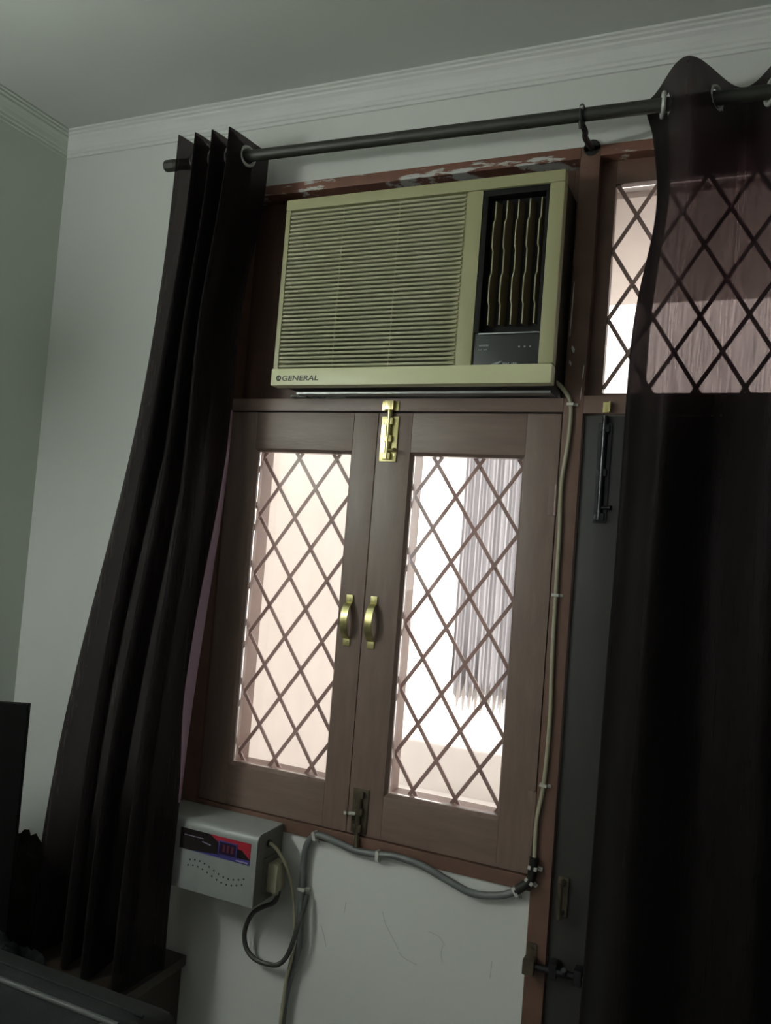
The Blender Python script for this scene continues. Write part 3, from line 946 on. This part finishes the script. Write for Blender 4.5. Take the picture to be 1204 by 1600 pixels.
# right curtain, spread in front of the door
X0R = -0.262
def right_prof(u, v, z):
    # leading hem is a folded double layer
    H = 0.045
    per = 0.195
    Ltot = 0.92
    s = u * (Ltot + H) - H                 # s<0 : the turned back hem
    back = s < 0
    ss = -s if back else s
    lead = 0.010 * smooth(0.0, 0.03, v) + 0.035 * math.exp(-((v - 0.085) / 0.07) ** 2) - 0.012 * smooth(0.15, 0.5, v)
    fade = math.exp(-ss / 0.12)
    x = X0R + ss + lead * fade
    A = 0.068 - 0.022 * smooth(0.03, 0.35, v)
    t = ss / per
    y = RY + 0.001 + A * tri(t, 0.08)
    w = smooth(0.08, 0.4, v)
    y += w * (0.014 * math.sin(ss * 17 + v * 3) + 0.010 * math.sin(ss * 41 + 1 + v * 2))
    x += w * 0.008 * math.sin(ss * 23 + v * 4)
    if back:
        y += 0.004
    return x, min(y, W - 0.030)
eyr = []
for q in range(9):
    xx = X0R + 0.195 * (0.25 + 0.5 * q)
    if xx > 0.62: break
    eyr.append((xx + (0.006 * math.exp(-q) if q % 2 == 0 else 0.004), 1.0, (0.2 if q == 0 else 0.45) if q % 2 == 0 else -0.5))
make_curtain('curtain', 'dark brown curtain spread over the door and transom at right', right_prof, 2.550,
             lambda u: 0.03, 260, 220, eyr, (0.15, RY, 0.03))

# ------------------------------------------------------------------ voltage stabilizer
SX0, SX1, SY0, SY1, SZa, SZb = -1.262, -0.972, 1.630, W - 0.008, 0.784, 0.942
st = thing('voltage_stabilizer', 'grey metal voltage stabilizer box mounted under the window', 'stabilizer', ((SX0 + SX1) / 2, SY1, SZa))
bm = bmesh.new()                                    # wrap-round shell with a rounded top edge
pr2 = [(SY1, SZb), (SY0 + 0.014, SZb), (SY0 + 0.006, SZb - 0.003), (SY0 + 0.002, SZb - 0.008), (SY0, SZb - 0.016), (SY0, SZa), (SY1, SZa)]
bm_prism(bm, pr2, 'x', SX0, SX1 - 0.002)
obj('shell', bm, 'stab', st, smooth=True, angle=50)
bm = bmesh.new()
pr3 = [(SY1 - 0.001, SZb - 0.002), (SY0 + 0.014, SZb - 0.002), (SY0 + 0.004, SZb - 0.009), (SY0 + 0.003, SZa + 0.002), (SY1 - 0.001, SZa + 0.002)]
bm_prism(bm, pr3, 'x', SX1 - 0.002, SX1)
obj('end_panel', bm, 'stab_side', st)
box('wall_bracket', (SX0 + 0.03, SY1, SZa + 0.02), (SX1 - 0.03, W, SZb - 0.03), 'stab_side', st, 0)
LY = SY0 - 0.0005
lx0, lx1, lz0, lz1 = -1.182, -0.990, 0.8745, 0.9215
lab = box('label_plate', (lx0, LY - 0.0006, lz0), (lx1, LY + 0.0006, lz1), 'lab_black', st, 0)
bm = bmesh.new()
bm_prism(bm, [(-1.100, lz1), (lx1, lz1), (lx1, lz0 + 0.012), (-1.012, 0.903), (-1.050, 0.906), (-1.075, 0.908)], 'y', LY - 0.0010, LY - 0.0002)
obj('red_field', bm, 'lab_red', lab)
bm = bmesh.new()
bm_prism(bm, [(-1.150, lz0), (lx1, lz0), (lx1, lz0 + 0.010), (-1.03, lz0 + 0.009), (-1.08, lz0 + 0.006)], 'y', LY - 0.0012, LY - 0.0002)
obj('blue_field', bm, 'lab_blue', lab)
box('display_window', (-1.072, LY - 0.0030, 0.8845), (-1.026, LY, 0.9120), 'display', lab, 0.001)
bm = bmesh.new()
for a, b in (((-1.074, 0.8828), (-1.024, 0.8845)), ((-1.074, 0.9120), (-1.024, 0.9137)), ((-1.074, 0.8845), (-1.072, 0.9120)), ((-1.026, 0.8845), (-1.024, 0.9120))):
    bm_box(bm, (a[0], LY - 0.0034, a[1]), (b[0], LY, b[1]))
obj('display_frame', bm, 'lab_blue', lab)
marks('digit', [(-1.062 + i * 0.011, -1.0555 + i * 0.011, 0.891, 0.906, 0.0008) for i in range(3)], 'disp_red', lab, LY - 0.003)
marks('printed_marks', [(-1.026 + i * 0.0046, -1.0225 + i * 0.0046, 0.8765, 0.8800, 0.0004) for i in range(7)] +
      [(-1.120 + i * 0.004, -1.117 + i * 0.004, 0.899 - 0.0006 * i, 0.9012 - 0.0006 * i, 0.0004) for i in range(6)] +
      [(-1.170 + i * 0.006, -1.1655 + i * 0.006, 0.9065, 0.9078, 0.0) for i in range(9)], 'lab_pale', lab, LY - 0.001)
bm = bmesh.new()
for i in range(12):                                  # punched ventilation holes in two wavy rows
    t = i / 11
    x = -1.150 + 0.148 * t
    z = 0.846 + 0.010 * math.cos(PI * (t * 1.75 - 0.25)) - 0.004 * t
    for dz_ in (0.0, -0.0135):
        bm_cyl(bm, (x - (0.004 if dz_ else 0), SY0 - 0.0006, z + dz_), (x - (0.004 if dz_ else 0), SY0 + 0.002, z + dz_), 0.0021, 10)
obj('vent_holes', bm, 'lab_black', st)['kind'] = 'stuff'
bm = bmesh.new()
bm_cyl(bm, (SX1 - 0.001, 1.675, 0.915), (SX1 + 0.004, 1.675, 0.915), 0.0085, 14)
obj('cable_gland', bm, 'tape', st, smooth=True)
box('outlet_socket', (SX1, 1.662, 0.806), (SX1 + 0.004, 1.724, 0.884), 'stab_side', st, 0.001)

# ------------------------------------------------------------------ cables
def clip(parent, p, dirv, s=1.0):
    """small saddle clip with its nail, on the wall plane"""
    bm = bmesh.new()
    d = Vector(dirv).normalized()
    c = Vector(p)
    n = Vector((d.z, 0, -d.x))
    def obb(u0, u1, v0, v1, y0, y1):
        P = []
        for yy in (y0, y1):
            for (u, v) in ((u0, v0), (u1, v0), (u1, v1), (u0, v1)):
                q = c + d * u + n * v
                P.append(bm.verts.new((q.x, yy, q.z)))
        for f in ((0, 1, 2, 3), (7, 6, 5, 4), (0, 4, 5, 1), (1, 5, 6, 2), (2, 6, 7, 3), (3, 7, 4, 0)):
            bm.faces.new([P[i] for i in f])
    yb = c.y + 0.008
    obb(-0.003 * s, 0.003 * s, -0.0075 * s, 0.0075 * s, c.y - 0.0072 * s, yb)
    obb(-0.003 * s, 0.003 * s, 0.0075 * s, 0.0145 * s, yb - 0.006, yb)
    bm_cyl(bm, c + n * 0.011 * s + Vector((0, 0.0045, 0)) , c + n * 0.011 * s + Vector((0, -0.002, 0)), 0.0022, 8)
    return obj('clip', bm, 'clip', parent)

CY = FY0 - 0.005
def cable(name, label, pts, r, material):
    root = thing(name, label, 'cable', pts[-1])
    bm = bmesh.new()
    bm_tube(bm, pts, r, 10, 7)
    obj('sheath', bm, material, root, smooth=True, angle=60)
    return root
sup = [(-0.4135, 1.735, 1.985), (-0.402, 1.722, 1.981), (-0.385, CY - 0.006, 1.966), (-0.3685, CY, 1.935), (-0.3685, CY, 1.858), (-0.3765, CY, 1.763), (-0.3735, CY, 1.668),
       (-0.3725, CY, 1.534), (-0.3705, CY, 1.400), (-0.3665, CY, 1.268), (-0.3705, CY, 1.143), (-0.3795, CY, 1.069), (-0.3785, CY, 0.985)]
c1 = cable('power_cable', 'cream cable clipped down the post from the air conditioner', sup, 0.0046, 'cream_cable')
for i, d in ((3, (0, 0, 1)), (7, (0, 0, 1)), (10, (0.07, 0, 1))):
    clip(c1, sup[i], d)
YP = FY0 - 0.0085
con = [(-0.3785, YP, 0.995), (-0.3795, YP, 0.975), (-0.385, YP, 0.947), (-0.412, YP, 0.920), (-0.449, YP, 0.902), (-0.505, YP, 0.894), (-0.564, YP, 0.909), (-0.625, YP, 0.926),
       (-0.686, YP, 0.931), (-0.725, YP, 0.926), (-0.780, YP, 0.923), (-0.829, YP, 0.931), (-0.863, YP, 0.937), (-0.885, YP, 0.934), (-0.903, YP, 0.912), (-0.909, YP, 0.874),
       (-0.907, YP, 0.809), (-0.906, YP, 0.744), (-0.903, YP, 0.687), (-0.911, YP, 0.641), (-0.922, YP, 0.594), (-0.929, YP, 0.535), (-0.928, YP, 0.440), (-0.925, YP, 0.30), (-0.925, YP, 0.05)]
c2 = cable('conduit_cable', 'grey conduit sagging below the shutters and dropping beside the stabilizer', con, 0.0078, 'grey_pipe')
bm = bmesh.new()
bm_tube(bm, con[0:4], 0.0098, 12, 7)
obj('tape_wrap', bm, 'tape', c2, smooth=True)['label'] = 'black tape wrapped round the joint'
for i, d in ((1, (0.1, 0, 1)), (2, (0.6, 0, 1)), (3, (1, 0, 0.6)), (9, (1, 0, 0)), (13, (1, 0, 0.3))):
    clip(c2, con[i], d, 1.25)
clip(c2, con[16], (0, 0, 1), 1.15)
cr = [(SX1 + 0.002, 1.675, 0.915), (SX1 + 0.012, 1.672, 0.914), (-0.948, 1.680, 0.900), (-0.934, 1.700, 0.862), (-0.925, 1.715, 0.812), (-0.917, 1.722, 0.755), (-0.912, 1.722, 0.699),
      (-0.915, 1.720, 0.647), (-0.923, 1.720, 0.600), (-0.926, 1.722, 0.550), (-0.930, 1.722, 0.490), (-0.932, 1.722, 0.30), (-0.932, 1.722, 0.05)]
c3 = cable('mains_cord', 'thin cream cord leaving the side of the stabilizer', cr, 0.0040, 'cream_cable')
lp = [(-0.948, 1.695, 0.812), (-0.950, 1.697, 0.795), (-0.962, 1.70, 0.775), (-0.991, 1.705, 0.757), (-1.018, 1.71, 0.735), (-1.036, 1.715, 0.703), (-1.041, 1.718, 0.672), (-1.031, 1.718, 0.645),
      (-1.005, 1.718, 0.629), (-0.965, 1.718, 0.628), (-0.935, 1.708, 0.643), (-0.914, 1.704, 0.672), (-0.902, 1.706, 0.715), (-0.894, 1.716, 0.76), (-0.8915, 1.729, 0.80)]
c4 = cable('plug_cord', 'dark cord looping below the stabilizer from its plug', lp, 0.0055, 'dark_cable')
bm = bmesh.new()
bm_box(bm, (SX1 + 0.0045, 1.672, 0.808), (SX1 + 0.030, 1.716, 0.872), 0.004)
bm_box(bm, (SX1 + 0.014, 1.682, 0.800), (SX1 + 0.027, 1.706, 0.809), 0.003)
obj('plug', bm, 'plug', c4, smooth=True)['label'] = 'cream rectangular plug'

# ------------------------------------------------------------------ dark furniture in the corner
CX0, CX1, CY0, CY1, CZ = -1.860, -1.225, 1.135, 1.741, 0.575
cb = thing('side_cabinet', 'dark wooden cabinet in the corner beneath the curtain', 'cabinet', ((CX0 + CX1) / 2, (CY0 + CY1) / 2, 0))
box('carcass', (CX0, CY0 + 0.02, 0.06), (CX1, CY1, CZ - 0.025), 'cabinet', cb, 0.002)
box('plinth', (CX0 + 0.02, CY0 + 0.05, 0.0), (CX1 - 0.02, CY1 - 0.01, 0.06), 'cabinet', cb, 0.002)
box('top', (CX0 - 0.004, CY0, CZ - 0.025), (CX1 + 0.012, CY1, CZ), 'cabinet', cb, 0.004)
mid = (CX0 + CX1) / 2
for a, b in ((CX0 + 0.004, mid - 0.002), (mid + 0.002, CX1 - 0.004)):
    dd = box('cabinet_door', (a, CY0 + 0.002, 0.07), (b, CY0 + 0.02, CZ - 0.03), 'cabinet', cb, 0.002)
    bm = bmesh.new()
    kx = b - 0.03 if a < mid - 0.1 else a + 0.03
    bm_cyl(bm, (kx, CY0 - 0.018, 0.38), (kx, CY0 + 0.002, 0.38), 0.010, 14)
    obj('knob', bm, 'brass_old', dd, smooth=True)

def heap(name, label, cx, cy, z0, rx, ry, h, seed, material):
    bm = bmesh.new()
    n, mN = 56, 18
    rows = []
    for j in range(mN + 1):
        p = j / mN
        row = []
        for i in range(n):
            a = 2 * PI * i / n
            rr = math.sin(p * PI / 2) ** 0.8
            x, y = math.cos(a) * rr, math.sin(a) * rr
            k = noise.noise(Vector((x * 2.3 + seed, y * 2.3, 0.3))) * 0.35
            k += abs(noise.noise(Vector((x * 5 + seed, y * 4 - seed, 1.7)))) * -0.35
            zz = h * math.cos(p * PI / 2) ** 0.55 * (1.0 + k)
            e = 1 + 0.12 * noise.noise(Vector((math.cos(a) * 1.5 + seed, math.sin(a) * 1.5, 4)))
            row.append(bm.verts.new((cx + x * rx * e, cy + y * ry * e, z0 + max(zz, 0.0))))
        rows.append(row)
    for j in range(mN):
        for i in range(n):
            f = (rows[j][i], rows[j][(i + 1) % n], rows[j + 1][(i + 1) % n], rows[j + 1][i])
            bm.faces.new(f)
    bm.faces.new(rows[-1])
    bmesh.ops.remove_doubles(bm, verts=bm.verts, dist=1e-5)
    return tag(obj(name, bm, material, smooth=True, angle=80), label, 'clothes')
heap('crumpled_cloth', 'heap of dark crumpled clothes on the cabinet left of the curtain', -1.665, 1.60, CZ, 0.165, 0.12, 0.205, 2.1, 'cloth')
heap('folded_cloth', 'dark navy cloth bundled on the cabinet edge behind the suitcase', -1.375, 1.285, CZ, 0.125, 0.125, 0.15, 6.4, 'cloth2')

# thin black panel standing in the corner, turned about 30 degrees
def rot_box(bm, c, ax, ay, az, hx, hy, hz, bevel=0.0):
    n0 = len(bm.verts)
    r = bmesh.ops.create_cube(bm, size=2.0)
    vs = r['verts']
    if bevel:
        for v in vs: v.co = Vector((v.co.x * hx, v.co.y * hy, v.co.z * hz))
        r2 = bmesh.ops.bevel(bm, geom=list({e for v in vs for e in v.link_edges}), offset=bevel, segments=3, affect='EDGES', profile=0.6)
        vs = list({v for v in r2['verts']} | {v for v in vs if v.is_valid})
        for v in vs:
            l = v.co.copy()
            v.co = Vector(c) + ax * l.x + ay * l.y + az * l.z
    else:
        for v in vs:
            l = v.co.copy()
            v.co = Vector(c) + ax * (l.x * hx) + ay * (l.y * hy) + az * (l.z * hz)
ax = Vector((0.86, 0.51, 0)); ay = Vector((-0.51, 0.86, 0)); az = Vector((0, 0, 1))
cor = Vector((-1.487, 1.432, 0))
pc = cor - ax * 0.185 + ay * 0.012
pt = thing('display_panel', 'thin black upright panel standing at the left edge of the photo', 'panel', (pc.x, pc.y, CZ))
bm = bmesh.new()
rot_box(bm, (pc.x, pc.y, (CZ + 0.035 + 1.186) / 2), ax, ay, az, 0.185, 0.010, (1.186 - CZ - 0.035) / 2, 0.003)
obj('board', bm, 'panel', pt, smooth=True)
for s in (-0.10, 0.10):
    bm = bmesh.new()
    q = pc + ax * s
    rot_box(bm, (q.x, q.y, CZ + 0.018), ax, ay, az, 0.02, 0.05, 0.018, 0.003)
    obj('foot', bm, 'panel', pt, smooth=True)

# suitcase leaning back against the cabinet
th = math.radians(19)
ux = Vector((1, 0, 0)); uy = Vector((0, math.cos(th), -math.sin(th))); uz = Vector((0, math.sin(th), math.cos(th)))
HX, HY, HZ = 0.40, 0.080, 0.335
top_front = Vector((-1.205, 1.030, 0.868))
sc_c = top_front + uy * HY - uz * HZ
su = thing('suitcase', 'dark grey soft suitcase with piped edges leaning in the bottom left corner', 'suitcase', (sc_c.x, sc_c.y - 0.1, 0.1))
bm = bmesh.new()
rot_box(bm, sc_c, ux, uy, uz, HX, HY, HZ, 0.045)
obj('body', bm, 'bag', su, smooth=True, angle=60)
def ring(yoff, r, inset, name, material):
    bm = bmesh.new()
    R = 0.07
    pts = []
    for (sx, sz, a0) in ((1, 1, 0), (-1, 1, 90), (-1, -1, 180), (1, -1, 270)):
        for k in range(7):
            a = math.radians(a0 + k * 15)
            pts.append(sc_c + ux * (sx * (HX - inset - R) + R * math.cos(a)) + uz * (sz * (HZ - inset - R) + R * math.sin(a)) + uy * yoff)
    pts.append(pts[0])
    bm_tube(bm, pts, r, 8, 2)
    return obj(name, bm, material, su, smooth=True, angle=60)
ring(-HY + 0.012, 0.0050, 0.010, 'piping', 'pipe_trim')
ring(HY - 0.012, 0.0042, 0.010, 'piping', 'bag')
ring(-HY + 0.055, 0.0025, -0.001, 'zip_track', 'bag')
bm = bmesh.new()
pc_ = sc_c - uy * (HY + 0.004) - uz * 0.06
rot_box(bm, pc_, ux, uy, uz, HX * 0.8, 0.012, HZ * 0.62, 0.010)
obj('front_pocket', bm, 'bag', su, smooth=True)
bm = bmesh.new()
hp = sc_c + uz * (HZ + 0.001) - ux * 0.12
bm_tube(bm, [hp - ux * 0.10 - uz * 0.004, hp - ux * 0.085 + uz * 0.014, hp - ux * 0.04 + uz * 0.022, hp + ux * 0.04 + uz * 0.022, hp + ux * 0.085 + uz * 0.014, hp + ux * 0.10 - uz * 0.004], 0.009, 10, 5)
obj('carry_handle', bm, 'bag', su, smooth=True)
for s in (-1, 1):
    bm = bmesh.new()
    q = sc_c - uz * (HZ - 0.010) + ux * s * 0.32 + uy * 0.03
    bm_cyl(bm, (q.x - 0.015, q.y, 0.0 + 0.03), (q.x + 0.015, q.y, 0.03), 0.030, 18)
    bm_cyl(bm, (q.x - 0.006, q.y, 0.03), (q.x + 0.006, q.y, q.z + 0.02), 0.012, 10)
    obj('wheel', bm, 'tape', su, smooth=True)

# faint scuffs on the plaster below the window
for P in ([(-0.86, 0.735), (-0.85, 0.715), (-0.842, 0.69)], [(-0.71, 0.80), (-0.70, 0.775), (-0.685, 0.755), (-0.665, 0.73)], [(-0.60, 0.785), (-0.575, 0.78), (-0.56, 0.765)],
          [(-0.565, 0.765), (-0.567, 0.745), (-0.563, 0.73)], [(-0.80, 0.80), (-0.803, 0.775)], [(-0.665, 0.725), (-0.65, 0.715), (-0.62, 0.708)], [(-0.455, 0.76), (-0.457, 0.725)], [(-0.90, 0.62), (-0.902, 0.59)]):
    bm = bmesh.new()
    bm_tube(bm, [(x, W - 0.0001, z) for x, z in P], 0.0006, 5, 4)
    obj('scuff_mark', bm, 'scuff', wf)
